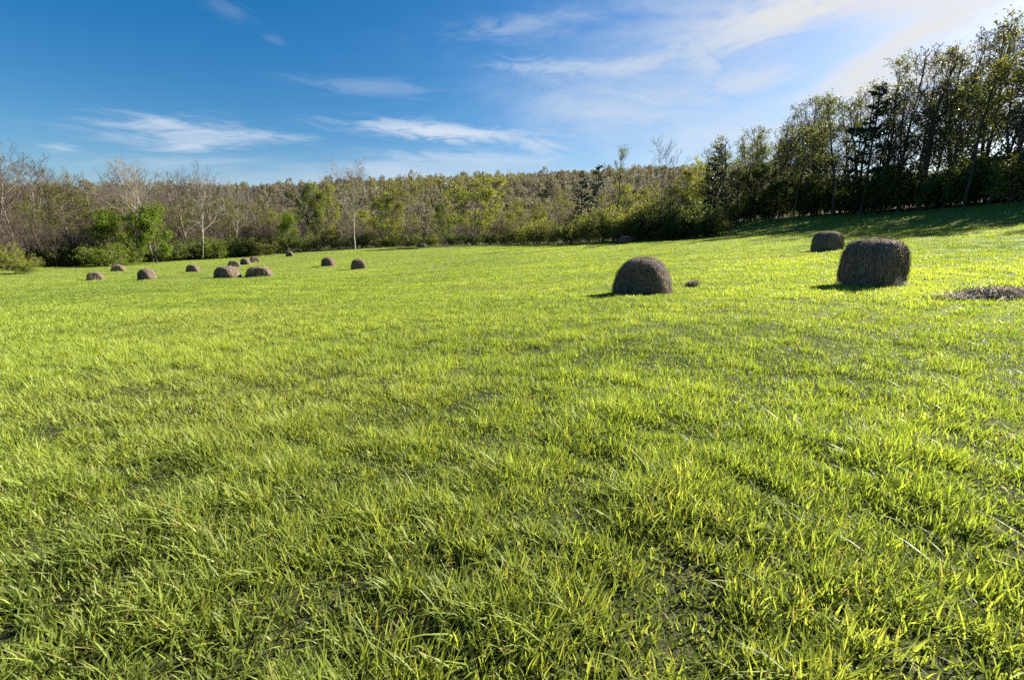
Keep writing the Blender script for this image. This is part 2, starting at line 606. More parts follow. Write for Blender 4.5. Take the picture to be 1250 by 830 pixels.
tag(g, kind='structure')

# ------------------------------------------------------------------ hay bales


def fbm(p, seed):
    """cheap smooth pseudo-noise from sines; p (n,3)"""
    r = np.random.default_rng(seed)
    o = np.zeros(len(p))
    for k in range(14):
        w = r.normal(size=3) * (2.0 + k * 1.3)
        o += np.sin(p @ w + r.uniform(0, 6.28)) / (1.5 + k * .45)
    return o / 3


def strands(P, Nrm, T, length, width, lift, r, jitter=.35):
    n = len(P)
    T = unit(T + r.normal(size=(n, 3)) * jitter)
    T = unit(T - Nrm * (T * Nrm).sum(1, keepdims=True) * .9)
    Wd = unit(np.cross(T, Nrm + r.normal(size=(n, 3)) * .3))
    L = (length * r.uniform(.4, 1.5, n))[:, None]
    w = (width * r.uniform(.6, 1.4, n))[:, None]
    lf = (lift * r.uniform(-.1, 1.0, n) ** 2)[:, None] if lift else 0
    A = P - T * L * .5 + Nrm * .004
    Mid = P + Nrm * (.012 + lf * .3) + r.normal(size=(n, 3)) * L * .05
    E = P + T * L * .5 + Nrm * lf + r.normal(size=(n, 3)) * L * .07
    V = np.stack([A - Wd * w * .5, A + Wd * w * .5, Mid + Wd * w * .5, Mid - Wd * w * .5, E + Wd * w * .2, E - Wd * w * .2], 1)
    b = (np.arange(n) * 6)[:, None]
    Fq = np.concatenate([b + np.array([[0, 1, 2, 3]]), b + np.array([[3, 2, 4, 5]])])
    return V.reshape(-1, 3), Fq


def bale_meshes(seed, halfw, height, length, nstr, skirt, sw=.011, flare=0.0):
    r = np.random.default_rng(seed)
    NA, NL, NC = 84, 22, 30
    # slumped round section: wide low shoulders, flat underside
    th = np.arange(NA) / NA * 2 * pi

    def section(k=1.0):
        zc = height * .44
        x = halfw * np.sign(np.cos(th)) * np.abs(np.cos(th)) ** np.where(np.sin(th) > 0, .92, .28)
        z = np.where(np.sin(th) > 0, zc + (height - zc) * np.abs(np.sin(th)) ** .95, zc + zc * 1.15 * np.sin(th))
        x = x * (1 + .10 * np.clip(-np.sin(th), 0, 1))
        if flare: x = x * (1 + flare * np.clip(.75 - z / height, 0, .75) ** 1.3)
        return np.stack([x * k, (z - zc) * k + zc], -1)

    rings = []
    for i in range(NC):
        k = .03 + .79 * i / (NC - 1)
        rings.append((-length / 2 - .035 * (1 - k) + .028 * sin(k * 34), k, 0))
    for i in range(NL):
        t = i / (NL - 1) * 2 - 1
        k = 1 - .17 * abs(t) ** 3.6
        rings.append((t * length / 2 * .97, k, 1))
    for i in range(NC):
        k = .82 - .79 * i / (NC - 1)
        rings.append((length / 2 + .035 * (1 - k) - .028 * sin(k * 34), k, 0))
    V = []
    for yy, k, side in rings:
        s = section(k)
        V.append(np.stack([s[:, 0], np.full(NA, yy), s[:, 1]], -1))
    V = np.concatenate(V)
    c = V - np.array([0, 0, height * .4])
    V = V + unit(c * np.array([1, .5, 1])) * (fbm(V, seed) * .035 + fbm(V * 3.1, seed + 1) * .016)[:, None]
    V[:, 2] = np.maximum(V[:, 2], -.12)
    NR = len(rings)
    i, j = np.meshgrid(np.arange(NR - 1), np.arange(NA), indexing='ij')
    jn = (j + 1) % NA
    Fq = np.stack([i * NA + j, i * NA + jn, (i + 1) * NA + jn, (i + 1) * NA + j], -1).reshape(-1, 4)
    # surface straw
    G = V.reshape(NR, NA, 3)
    Nn = unit(np.cross(np.roll(G, -1, 1) - np.roll(G, 1, 1), np.gradient(G, axis=0)))
    cen = G - np.array([0, 0, height * .4])
    Nn = np.where((Nn * cen).sum(-1, keepdims=True) < 0, -Nn, Nn)
    Tn = unit(np.roll(G, -1, 1) - G)
    wgt = np.array([1.0 if rr[2] else rr[1] * .42 for rr in rings])
    ringv = np.array([0.0 if rr[2] else .40 * sin(rr[1] * 34 + 1) for rr in rings])
    ri = r.choice(NR, nstr, p=wgt / wgt.sum())
    rj = r.integers(0, NA, nstr)
    P = G[ri, rj] + r.normal(size=(nstr, 3)) * .03
    ok = P[:, 2] > .02
    P, nn, tt, rv = P[ok], Nn[ri, rj][ok], Tn[ri, rj][ok], ringv[ri][ok]
    sv, sf = strands(P, nn, tt, .22, sw, .055, r)
    st = np.repeat(np.clip(r.uniform(-.45, .65, len(P)) + rv, 0, 1), 6)
    Vall = np.concatenate([V, sv])
    straw = np.concatenate([np.zeros(len(V)), st])
    body = np_mesh('rolled_hay', Vall, [np.concatenate([Fq, sf + len(V)])], M['hay'], dict(straw=straw))
    # fallen hay round the foot
    n = skirt
    az = r.uniform(0, 2 * pi, n)
    q = 1 + np.abs(r.normal(size=n)) * .14
    P = np.stack([np.cos(az) * halfw * 1.05 * q, np.sin(az) * (length / 2 + .05) * q, np.clip(.42 - (q - 1) * 2.1, .03, .4) * r.uniform(.2, 1, n)], -1)
    nn = unit(np.stack([np.cos(az), np.sin(az), np.full(n, .9)], -1))
    tt = unit(np.stack([np.cos(az), np.sin(az), np.full(n, -.7)], -1) + r.normal(size=(n, 3)) * .4)
    kv, kf = strands(P, nn, tt, .24, sw, .08, r, .5)
    foot = np_mesh('loose_hay', kv, [kf], M['hay'], dict(straw=np.repeat(np.clip(r.uniform(-.2, 1, n), 0, 1), 6)))
    return body, foot


BM = {
    'round': bale_meshes(301, .95, 1.24, 1.35, 7000, 1100, flare=.30),
    'barrel': bale_meshes(302, .86, 1.30, 1.55, 9000, 600),
    'slump': bale_meshes(303, 1.0, 1.02, 1.4, 3500, 1300, .022, .35),
    'wedge': bale_meshes(304, .95, 1.12, 1.35, 3500, 500, .022, .18),
}


def bale(kind, u, v, D, wpx, hpx, rz, label, sink=0.08, z=None):
    b, f = BM[kind]
    x, y, zz = at(u, v, D)
    o = empty('hay_bale', (x, y, gz(x, y) - sink), rz)
    obj('rolled_hay', b, o)
    obj('loose_hay', f, o)
    t = D / ray(u, v)[1]
    o.scale = (wpx, wpx, hpx)
    tag(o, label, 'hay bale', 'old round hay bales scattered over the field')
    return o


R = radians
bale('barrel', 1062, 346, 13.9, .83, 1.03, R(26), 'largest dark hay bale at the right, lying on its side in front of another bale', sink=-.04)
bale('round', 783, 358, 15.7, .87, 1.06, R(-31), 'dark domed hay bale, coiled end facing the camera, alone in the middle of the field')
bale('barrel', 1009, 304, 28, .79, .92, R(25), 'smaller flat-topped hay bale just behind the largest bale, near the shaded slope')
bale('wedge', 438, 328, 48, .72, 1.0, R(15), 'steep-sided hay bale, the right one of the pair in the middle left of the field')
bale('wedge', 401, 324, 55, .72, .98, R(-5), 'small domed hay bale, the left one of the pair below the tall pale bare tree')
bale('slump', 317, 338, 46, 1.02, 1.02, R(20), 'low collapsed hay bale with hay spilling right, right of two neighbouring slumped bales')
bale('slump', 278, 338, 45, .98, 1.12, R(-12), 'slumped hay bale with a broad hay skirt, left of two neighbouring slumped bales')
bale('slump', 286, 326, 66, .68, 1.0, R(30), 'hay bale at the left end of the slanting row of three small far bales')
bale('wedge', 300, 323, 71, .66, .9, R(0), 'middle hay bale of the slanting row of three small far bales')
bale('slump', 311, 320, 76, .64, .95, R(40), 'hay bale at the right end of the slanting row of three, nearest the wood')
bale('wedge', 354, 313.5, 92, .68, .95, R(10), 'tiny hay bale by itself close under the dark bushes of the far wood edge')
bale('slump', 236, 332, 60, .66, 1.0, R(15), 'small hay bale alone, left of the slanting row of three small far bales')
bale('round', 180, 341, 43, .66, .86, R(-8), 'domed brown hay bale casting a straight shadow, between the leftmost bale and lone bale')
bale('slump', 145, 331, 62, .66, .9, R(25), 'small low hay bale behind the two leftmost bales, close to the wood')
bale('slump', 117, 342, 48, .60, .92, R(35), 'leftmost hay bale, low and dark, at the left side of the field')
bale('wedge', 763, 298, 60, .85, .85, R(20), 'pale topped hay bale half hidden by the rise in front of the dark bushes', sink=.08)
bale('slump', 514, 301.5, 105, .8, .8, R(20), 'farthest tiny hay bale at the middle of the far field edge')


def heap(u, v, D, sx, sy, h, n, rz, label, seed):
    r = np.random.default_rng(seed)
    x, y, _ = at(u, v, D)
    z0 = gz(x, y)
    q = r.normal(size=(n, 2)) * .42
    P = np.stack([q[:, 0] * sx, q[:, 1] * sy, np.zeros(n)], -1)
    e = np.exp(-(q ** 2).sum(1) * 1.2) * (1 + .45 * np.sin(q[:, 0] * 9 + seed) * np.sin(q[:, 1] * 7))
    P[:, 2] = .02 + h * e * r.uniform(.3, 1, n)
    c, s = cos(rz), sin(rz)
    wx, wy = x + c * P[:, 0] - s * P[:, 1], y + s * P[:, 0] + c * P[:, 1]
    P = np.stack([wx - x, wy - y, P[:, 2] + ground_z(wx, wy) - z0], -1)
    nn = np.tile([0, 0, 1.0], (n, 1)) + r.normal(size=(n, 3)) * .2
    v_, f_ = strands(P, unit(nn), unit(np.array([[1, .2, 0]]) + r.normal(size=(n, 3)) * .6), .36, .02, .16, r, .45)
    # compact sodden core under the loose straw
    a = np.linspace(0, 2 * pi, 25)[:-1]
    core = []
    for k in (1.0, .75, .45, .12):
        px_, py_ = np.cos(a) * sx * .62 * k * (1 + .15 * np.sin(3 * a + seed)), np.sin(a) * sy * .62 * k
        qx, qy = x + c * px_ - s * py_, y + s * px_ + c * py_
        core.append(np.stack([qx - x, qy - y, ground_z(qx, qy) - z0 - .05 + h * .8 * (1 - k ** 2) * (1 + .3 * np.sin(5 * a))], -1))
    cv = np.concatenate(core)
    cf = np.concatenate([np.stack([np.arange(24) + i * 24, (np.arange(24) + 1) % 24 + i * 24, (np.arange(24) + 1) % 24 + i * 24 + 24, np.arange(24) + i * 24 + 24], -1) for i in range(3)])
    st = np.concatenate([np.zeros(len(cv)), np.repeat(np.clip(r.uniform(.05, 1.3, n), 0, 1), 6)])
    o = obj('hay_heap', np_mesh('hay_heap', np.concatenate([cv, v_]), [np.concatenate([cf, f_ + len(cv)])], M['hay'], dict(straw=st)))
    o.location = (x, y, z0)
    tag(o, label, 'hay heap')
    return o


heap(1215, 361, 10.8, 1.35, .42, .15, 2600, .16, 'flat grey-brown strip of loose hay strewn in the grass at the right edge', 5)
heap(845, 352, 16.3, .22, .16, .14, 260, 0, 'small tuft of fallen hay just right of the coiled-end bale', 7)

# ------------------------------------------------------------------ grass


def soft_noise(x, y, seed, f0):
    r = np.random.default_rng(seed)
    o = np.zeros(len(x))
    for k in range(10):
        w = r.normal(size=2) * f0 * (1 + .35 * k)
        o += np.sin(x * w[0] + y * w[1] + r.uniform(0, 6.28)) / (1 + .25 * k)
    return o / 2.4


def make_grass():
    r = np.random.default_rng(77)
    # tufts, denser near the viewer; radial density ~ r * dens(r)
    rr = np.linspace(.55, 128, 4000)
    dens = np.where(rr < 3.2, 760.0, 760.0 * (3.2 / rr) ** 1.30) * np.minimum(1, (32 / rr)) ** .8
    pdf = dens * rr
    cdf = np.cumsum(pdf)
    half = radians(76)
    total = int(np.trapz(pdf, rr) * 2 * half)
    rc = np.interp(r.uniform(0, 1, total), cdf / cdf[-1], rr)
    ac = r.uniform(-half, half, total)
    cx, cy = rc * np.sin(ac), rc * np.cos(ac)
    gap = soft_noise(cx, cy, 3, 2.6) + .5 * soft_noise(cx, cy, 13, .7)
    keep = (cy < edge_d(cx, cy) + 1.5) & ((np.abs(ac) < radians(56)) | (rc < 15)) & (r.uniform(0, 1, total) < np.clip(1.0 + .12 * gap, .85, 1) + .6 * smooth(5, 18, rc))
    cx, cy, rc, gap = cx[keep], cy[keep], rc[keep], gap[keep]
    n_t = len(cx)
    nb = r.integers(5, 13, n_t)
    idx = np.repeat(np.arange(n_t), nb)
    n = len(idx)
    d = rc[idx]
    sig = .026 + .0032 * np.minimum(d, 60)
    ox, oy = r.normal(size=n) * sig, r.normal(size=n) * sig
    x, y = cx[idx] + ox, cy[idx] + oy
    patch = soft_noise(x, y, 4, .35)
    small = soft_noise(x, y, 5, 1.6)
    th_t = r.uniform(.75, 1.25, n_t) + .2 * (r.uniform(0, 1, n_t) < .08)
    tuft = .6 * soft_noise(x, y, 6, 4.2) + .6 * soft_noise(x, y, 16, 8.5)
    h = .094 * th_t[idx] * r.uniform(.5, 1.15, n) * np.clip(1 + .14 * patch + .26 * small + .24 * gap[idx] + .60 * tuft * (1 - smooth(8, 22, d)), .50, 1.9)
    h = np.clip(h, .04, .34)
    h *= 1 - .25 * smooth(15, 60, d)
    w = np.maximum(.0068, .00090 * d) * r.uniform(.65, 1.35, n)
    lean_a = np.arctan2(oy, ox) + r.normal(size=n) * .7
    wind = .0
    lx, ly = np.cos(lean_a) - wind, np.sin(lean_a) - .03
    ll = np.hypot(lx, ly)
    lx, ly = lx / ll, ly / ll
    tilt = np.abs(r.normal(size=n)) * .22 + .02
    bend = np.abs(r.normal(size=n)) * .38 + .06
    # some long blades bowed right over, some flattened
    bowed = r.uniform(0, 1, n) < .03
    h[bowed] *= 1.35
    bend[bowed] += .7
    broad = (r.uniform(0, 1, n_t) < .035)[idx] & (d < 14)
    w[broad] *= 2.2
    h[broad] *= .62
    dry_t = (r.uniform(0, 1, n_t) < .018)[idx]
    dry = np.where(r.uniform(0, 1, n) < .035 * (1 - .8 * smooth(8, 30, d)), r.uniform(.5, 1, n), 0)
    dry = np.where(dry_t, np.maximum(dry, r.uniform(.2, .8, n)), dry)
    dry = np.clip(dry + .18 * smooth(.2, 1.3, soft_noise(x, y, 8, .22)), 0, 1)
    lowleaf = r.uniform(0, 1, n) < .12
    h[lowleaf] *= .5
    tint = np.clip(.50 + .20 * patch + .14 * small + .12 * tuft + (r.normal(size=n_t)[idx] * .16 + r.normal(size=n) * .13) * (1 - .55 * smooth(8, 30, d)) + .24 * smooth(1.5, 5, d) - .10 * smooth(12, 40, d) - .10, 0, 1)  # blades nearest the viewer are darker: foreground shade put into the tint
    row = np.sin((y - .22 * x) * 1.25 + 1.2 * soft_noise(x, y, 41, .12))
    tint = np.clip(tint - .16 * smooth(.55, .95, row) * smooth(9, 18, d) * smooth(-.3, .8, soft_noise(x, y, 42, .1)), 0, 1)
    z = ground_z(x, y) - .015
    tw = r.normal(size=n) * .7
    wx = -ly * np.cos(tw) + lx * np.sin(tw)
    wy = lx * np.cos(tw) + ly * np.sin(tw)
    root = np.stack([x, y, z], -1)
    Ld = np.stack([lx, ly, np.zeros(n)], -1)
    Wd = np.stack([wx, wy, .25 * np.sin(tw)], -1)

    def line(s):
        s = np.asarray(s)
        hor = (tilt * s + bend * s ** 2) * h
        ver = h * (s - .38 * bend * s ** 2.2)
        ver = np.maximum(ver, .02 * s)
        return root + Ld * hor[:, None] + np.array([0, 0, 1.0]) * ver[:, None]

    near = d < 16
    out_v, out_q, out_t, at_t, at_d = [], [], [], [], []
    off = 0
    for msk, ss, ww in ((near, (0, .38, .72), (.75, 1.0, .7)), (~near, (0, .55), (.9, .8))):
        k = len(ss)
        cols = []
        for s, wi in zip(ss, ww):
            c = line(np.full(n, s))[msk]
            e = Wd[msk] * (w[msk] * wi * .5)[:, None]
            cols += [c - e, c + e]
        cols.append(line(np.ones(n))[msk])
        V = np.stack(cols, 1)
        m, kv = V.shape[0], V.shape[1]
        base = (off + np.arange(m) * kv)[:, None]
        for i in range(k - 1):
            out_q.append(base + np.array([[2 * i, 2 * i + 1, 2 * i + 3, 2 * i + 2]]))
        out_t.append(base + np.array([[2 * k - 2, 2 * k - 1, 2 * k]]))
        out_v.append(V.reshape(-1, 3))
        at_t.append(np.repeat(tint[msk], kv))
        at_d.append(np.repeat(dry[msk], kv))
        off += m * kv
    print('grass blades', n)
    me = np_mesh('grass', np.concatenate(out_v), [np.concatenate(out_q), np.concatenate(out_t)], M['grass'],
                 dict(tint=np.concatenate(at_t), dry=np.concatenate(at_d)))
    o = obj('grass', me)
    tag(o, 'lush sunlit green meadow grass covering the whole field', 'grass', kind='stuff')


make_grass()

# ------------------------------------------------------------------ trees one can tell apart
#   left wood
P_ = place_px
P_('bare', 70, 82, 196, 'wide bare spreading tree rising above the left wood, second tall crown from the left edge', wide=1.25, var=0)
P_('bare', 14, 70, 203, 'bare grey tree cut by the left edge of the picture', var=1)
P_('bare', 105, 84, 206, 'bare twiggy tree just right of the wide spreading crown in the left wood', var=2)
P_('pale', 158, 80, 190, 'pale leaning bare tree with twin whitish trunks above the bright green trees', lean=(-.06, 0), var=0, wide=.9)
P_('pale', 182, 84, 192, 'tall pale bare tree with a rounded fan of twigs above the bright green trees', lean=(.05, 0), var=1, wide=.9)
P_('pale', 244, 90, 204, 'pale-trunked bare tree leaning left, right of the bright green trees', lean=(-.13, 0), var=2)
P_('bare', 226, 92, 207, 'broad bare tree with buds, beside the pale leaning trunk in the left wood', wide=1.2, var=3)
P_('pale', 286, 100, 212, 'thin pale bare tree just above the ridge line, right end of the left wood', wide=.7, var=0)
P_('spring', 85, 88, 214, 'yellow-green leafing tree among the bare trees of the left wood', wide=.8)
P_('bright', 186, 79, 247, 'largest bright green tree at the edge of the left wood', wide=1.05, var=0)
P_('bright', 124, 78, 255, 'bright green tree at the left of the two, darker on its lower right', wide=.9, var=1)
P_('bright', 167, 77, 266, 'narrow bright green young tree leaning on the largest bright green tree', wide=.7, var=1)
P_('shrubbright', 121, 73, 298, 'low bright green shrub at the wood edge, left of its twin', cat='shrub', wide=1.5)
P_('shrubbright', 148, 75, 296, 'low bright green shrub at the wood edge, right of its twin', cat='shrub', wide=1.3)
P_('shrubbright', 261, 92, 288, 'single bright green shrub under the bare trees, between pale trunks', cat='shrub', wide=1.1)
P_('bright', 349, 104, 258, 'small bright yellow-green tree left of the big dark green tree', wide=.75)
P_('shrubyellow', 2, 64, 297, 'yellow-green shrub cut by the left edge of the picture, upper one', cat='shrub', wide=1.0)
P_('shrubyellow', 22, 58, 315, 'low pale green shrub at the left corner of the field', cat='shrub', wide=1.5)
#   centre
P_('dense', 385, 112, 224, 'dark green leafy tree left of the tall pale bare tree', wide=.75, var=1)
P_('denseyellow', 405, 114, 219, 'big yellow-green leafy tree directly left of the tall pale bare tree', wide=.85, var=0)
P_('pale', 432, 107, 193, 'tall pale bare tree with a forked open crown, tallest at the middle left', wide=1.15, var=2, rz=1.0)
P_('denseyellow', 470, 116, 232, 'soft yellow-green leafing tree right of the tall pale bare tree', wide=1.0)
P_('pale', 499, 117, 225, 'leaning pale-trunked tree with thin leaves between the two big yellow-green trees', wide=1.0, var=1, lean=(-.12, 0))
P_('spring', 497, 120, 223, 'broad airy yellow-green tree behind the leaning pale trunk', wide=1.05)
P_('denseyellow', 577, 112, 218, 'big rounded yellow-green tree standing alone at the middle of the wood edge', wide=1.5, var=1)
P_('dense', 545, 122, 246, 'dark green tree in the shadow left of the big rounded yellow-green tree', wide=.6, var=2)
P_('spring', 600, 116, 240, 'smaller leafing tree on the right shoulder of the big rounded yellow-green tree', wide=.9)
P_('spring', 684, 92, 232, 'yellow-green slender tree left of the two dark pines', wide=.6)
P_('pine', 709, 84, 206, 'dark pine, the left one of two side by side', wide=.9, var=0)
P_('pine', 729, 86, 203, 'dark pine, the right one of two side by side', wide=.85, var=1)
P_('slim', 750, 72, 182, 'tall slender tree with small pale leaves right of the two dark pines', wide=.95, var=0)
P_('denseyellow', 768, 73, 222, 'yellow-green tree between the slender tree and the bare forked tree', wide=.8)
P_('bare', 805, 64, 166, 'tall bare forked tree standing up above the sunlit bushes', wide=.75, var=4)
P_('spring', 790, 72, 222, 'yellow-green tree partly behind the bare forked tree', wide=.7)
P_('denseyellow', 840, 69, 192, 'yellow-green lit tree at the left end of the tall right-hand wood', wide=.8)
P_('pine', 868, 66, 176, 'blue-green evergreen at the left end of the right-hand wood', wide=.9, var=2)
P_('pine', 1045, 60, 97, 'dark feathery pine top rising above the right-hand wood', wide=.9, var=0)

# undergrowth along the edge of the woods: shrubs one after another
shr = [  # kind, u, D, vtop, wide
    ('shrubdark', 56, 73, 300, 1.5), ('shrubdark', 90, 77, 303, 1.3), ('shrubdark', 198, 86, 296, 1.4), ('shrubdark', 228, 90, 290, 1.4), ('shrubdark', 285, 97, 288, 1.3),
    ('shrub', 310, 99, 286, 1.3), ('shrubdark', 322, 102, 292, 1.3), ('shrub', 335, 104, 284, 1.2), ('shrubdark', 362, 106, 286, 1.4), ('shrub', 385, 110, 284, 1.3),
    ('shrub', 415, 113, 287, 1.4), ('shrubdark', 438, 115, 284, 1.3), ('shrub', 462, 116, 286, 1.3), ('shrubyellow', 478, 117, 285, 1.4), ('shrub', 505, 119, 281, 1.5), ('shrubyellow', 528, 121, 286, 1.3),
    ('shrubdark', 552, 116, 285, 1.3), ('shrubdark', 575, 114, 284, 1.4), ('shrubdark', 600, 113, 283, 1.4), ('shrub', 622, 106, 276, 1.3), ('shrubyellow', 640, 100, 272, 1.3),
    ('shrubyellow', 655, 95, 268, 1.2), ('shrub', 668, 91, 270, 1.2), ('shrub', 682, 86, 272, 1.2), ('shrubyellow', 693, 83, 266, 1.2), ('shrub', 707, 80, 264, 1.2),
]
for k, u, D, vt, wd in shr:
    side = 'left' if u < 340 else ('far' if u < 610 else 'middle')
    nm = {'shrubdark': 'dark green shrub', 'shrub': 'olive green shrub', 'shrubyellow': 'yellow-green shrub'}[k]
    P_(k, u, D, vt, f'{nm} in the row of undergrowth along the foot of the {side} wood', cat='shrub', group=f'{nm}s along the foot of the {side} wood', wide=wd)
for i_, u_ in enumerate(range(40, 345, 13)):
    k = ('shrub', 'shrubdark', 'shrubyellow', 'shrub')[i_ % 4]
    nm = {'shrubdark': 'dark green shrub', 'shrub': 'olive green shrub', 'shrubyellow': 'yellow-green shrub'}[k]
    D_ = float(np.interp((u_ - 625) / F_PX, EA, ED)) + 1.5 + (i_ * 7 % 4)
    place(k, (u_ - 625) / F_PX * D_, D_, 2.2 + (i_ * 5 % 7) * .28, f'{nm} in the row of undergrowth along the foot of the left wood', cat='shrub', group=f'{nm}s along the foot of the left wood', wide=1.3)
mass = [('shrubyellow', 722, 74, 262), ('shrub', 735, 70, 256), ('shrubyellow', 748, 68, 252), ('shrub', 760, 66, 262), ('shrubyellow', 772, 66, 250), ('shrubdark', 783, 64, 262), ('shrub', 797, 65, 250),
        ('shrubdark', 808, 63, 258), ('shrub', 820, 64, 246), ('shrubdark', 832, 62, 252), ('shrubdark', 843, 63, 246), ('shrubdark', 852, 61, 256), ('shrubdark', 862, 62, 252), ('shrubyellow', 874, 61, 264), ('shrub', 884, 62, 268),
        ('shrubyellow', 730, 76, 255), ('shrub', 790, 72, 240), ('shrubyellow', 815, 70, 240), ('shrub', 838, 70, 238)]
for k, u, D, vt in mass:
    nm = {'shrubdark': 'dark green bush', 'shrub': 'olive green bush', 'shrubyellow': 'sunlit yellow-green bush'}[k]
    P_(k, u, D, vt, f'{nm} in the big thicket of bushes in front of the right-hand wood', cat='shrub', group=f'{nm}es in the big thicket', wide=1.0)

# ------------------------------------------------------------------ fill of the woods: trees massed behind


def fill(n, u0, u1, d0, d1, kinds, seed):
    """n plants at random over the strip u0..u1, from d0 to d1 metres behind the field edge; kinds: (kind, weight, top px range, label, cat, group, wide)"""
    rnd = random.Random(seed)
    for i in range(n):
        u = u0 + (u1 - u0) * (i + rnd.random()) / n
        a = (u - W_PX / 2) / F_PX
        D = float(np.interp(a, EA, ED)) + rnd.uniform(d0, d1)
        k = rnd.choices(kinds, [q[1] for q in kinds])[0]
        x = a * D
        if x * x + D * D < 400: continue
        h = rnd.uniform(*k[2])
        place(k[0], x, D, h, k[3], k[4], k[5], wide=k[6] * rnd.uniform(.85, 1.2))


LW, CW, RW = 'left-hand wood', 'wood beyond the far field edge', 'right-hand wood'
fill(46, -140, 345, 4, 34, [('bare', 1, (14, 20), f'bare grey-brown tree massed with others inside the {LW}', 'tree', f'bare trees massed in the {LW}', 1.0)], 1)
fill(34, 20, 345, 4, 30, [('spring', 1, (9, 14), f'thinly leafed yellow-green tree massed inside the {LW}', 'tree', f'thinly leafed trees massed in the {LW}', .9)], 2)
fill(60, -100, 345, 1, 16, [('thicket', 1, (4.5, 9), f'tall bare brown shrub in the tangle along the front of the {LW}', 'shrub', f'bare shrubs along the front of the {LW}', .9)], 3)
fill(16, 340, 700, 5, 34, [('spring', 2, (8, 12), f'soft yellow-green tree massed in the {CW}', 'tree', f'leafing trees massed in the {CW}', .85)], 4)
fill(30, 340, 700, 6, 44, [('bare', 2, (9, 14), f'bare grey tree massed in the {CW}', 'tree', f'bare trees massed in the {CW}', .9)], 5)
fill(8, 345, 700, 3, 16, [('denseyellow', 1, (7, 11), f'rounded light yellow-green tree standing forward in the {CW}', 'tree', f'rounded light trees in the {CW}', 1.15)], 8)
fill(26, 340, 720, 2, 12, [('thicket', 1, (4, 7), f'bare brown shrub in the undergrowth of the {CW}', 'shrub', f'bare shrubs of the {CW}', 1.0)], 6)
fill(16, 715, 860, 6, 34, [('spring', 2, (5.5, 8.5), 'leafing tree behind the big thicket of bushes', 'tree', 'leafing trees behind the big thicket', .8)], 7)


def right_wood():
    rnd = random.Random(21)
    tops = [(835, 195), (870, 172), (900, 158), (935, 142), (965, 124), (1000, 106), (1045, 92), (1080, 78), (1110, 66), (1140, 54), (1170, 36), (1200, 20), (1225, 34), (1250, 48), (1500, 50)]
    tu, tv = np.array(tops).T
    n = 96
    for i in range(n):
        u = 835 + (1420 - 835) * ((i + rnd.random()) / n) ** 1.15
        row = i % 4
        a = (u - W_PX / 2) / F_PX
        D = float(np.interp(a, EA, ED)) + (1.5, 7, 13, 20)[row] + rnd.uniform(-1.5, 2)
        if a < .52: D = max(D, 68 + row * 6)
        x = a * D
        zt = at(u, float(np.interp(u, tu, tv)) + rnd.choice((-24, -12, -4, 6, 22)) * (1 if u > 1040 else .5) + (0 if u > 1040 else 10), D)[2]
        h = min(max(zt - gz(x, D), 6), 24)
        k = rnd.choices(('slim', 'slimbare', 'spring', 'dense'), (5, 6, .8, .4))[0]
        lab = {'slim': 'slender dark-stemmed tree with small olive leaves', 'slimbare': 'slender dark tree with almost bare twigs', 'spring': 'spreading leafing tree with yellow-green leaves',
               'dense': 'dense dark green leafy tree'}[k]
        place(k, x, D, h * (.8 if k == 'dense' else 1), lab + f' massed in the {RW} above the shaded slope', 'tree', lab + f's of the {RW}', wide=rnd.uniform(.85, 1.4) * (.8 if k in ('spring', 'dense') else 1))
    for i in range(54):
        u = 875 + (1400 - 875) * (i + rnd.random()) / 54
        a = (u - W_PX / 2) / F_PX
        D = float(np.interp(a, EA, ED)) + rnd.uniform(.5, 9)
        k = rnd.choices(('shrubdark', 'shrub', 'dense'), (3, 2, 2))[0]
        lab = {'shrubdark': 'dark green shrub', 'shrub': 'olive green shrub', 'dense': 'low dark green tree'}[k]
        place(k, a * D, D, rnd.uniform(3, 6) if k != 'dense' else rnd.uniform(5, 9), lab + f' under the trees along the front of the {RW}', 'tree' if k == 'dense' else 'shrub', lab + f's under the {RW}', wide=1.1)


right_wood()

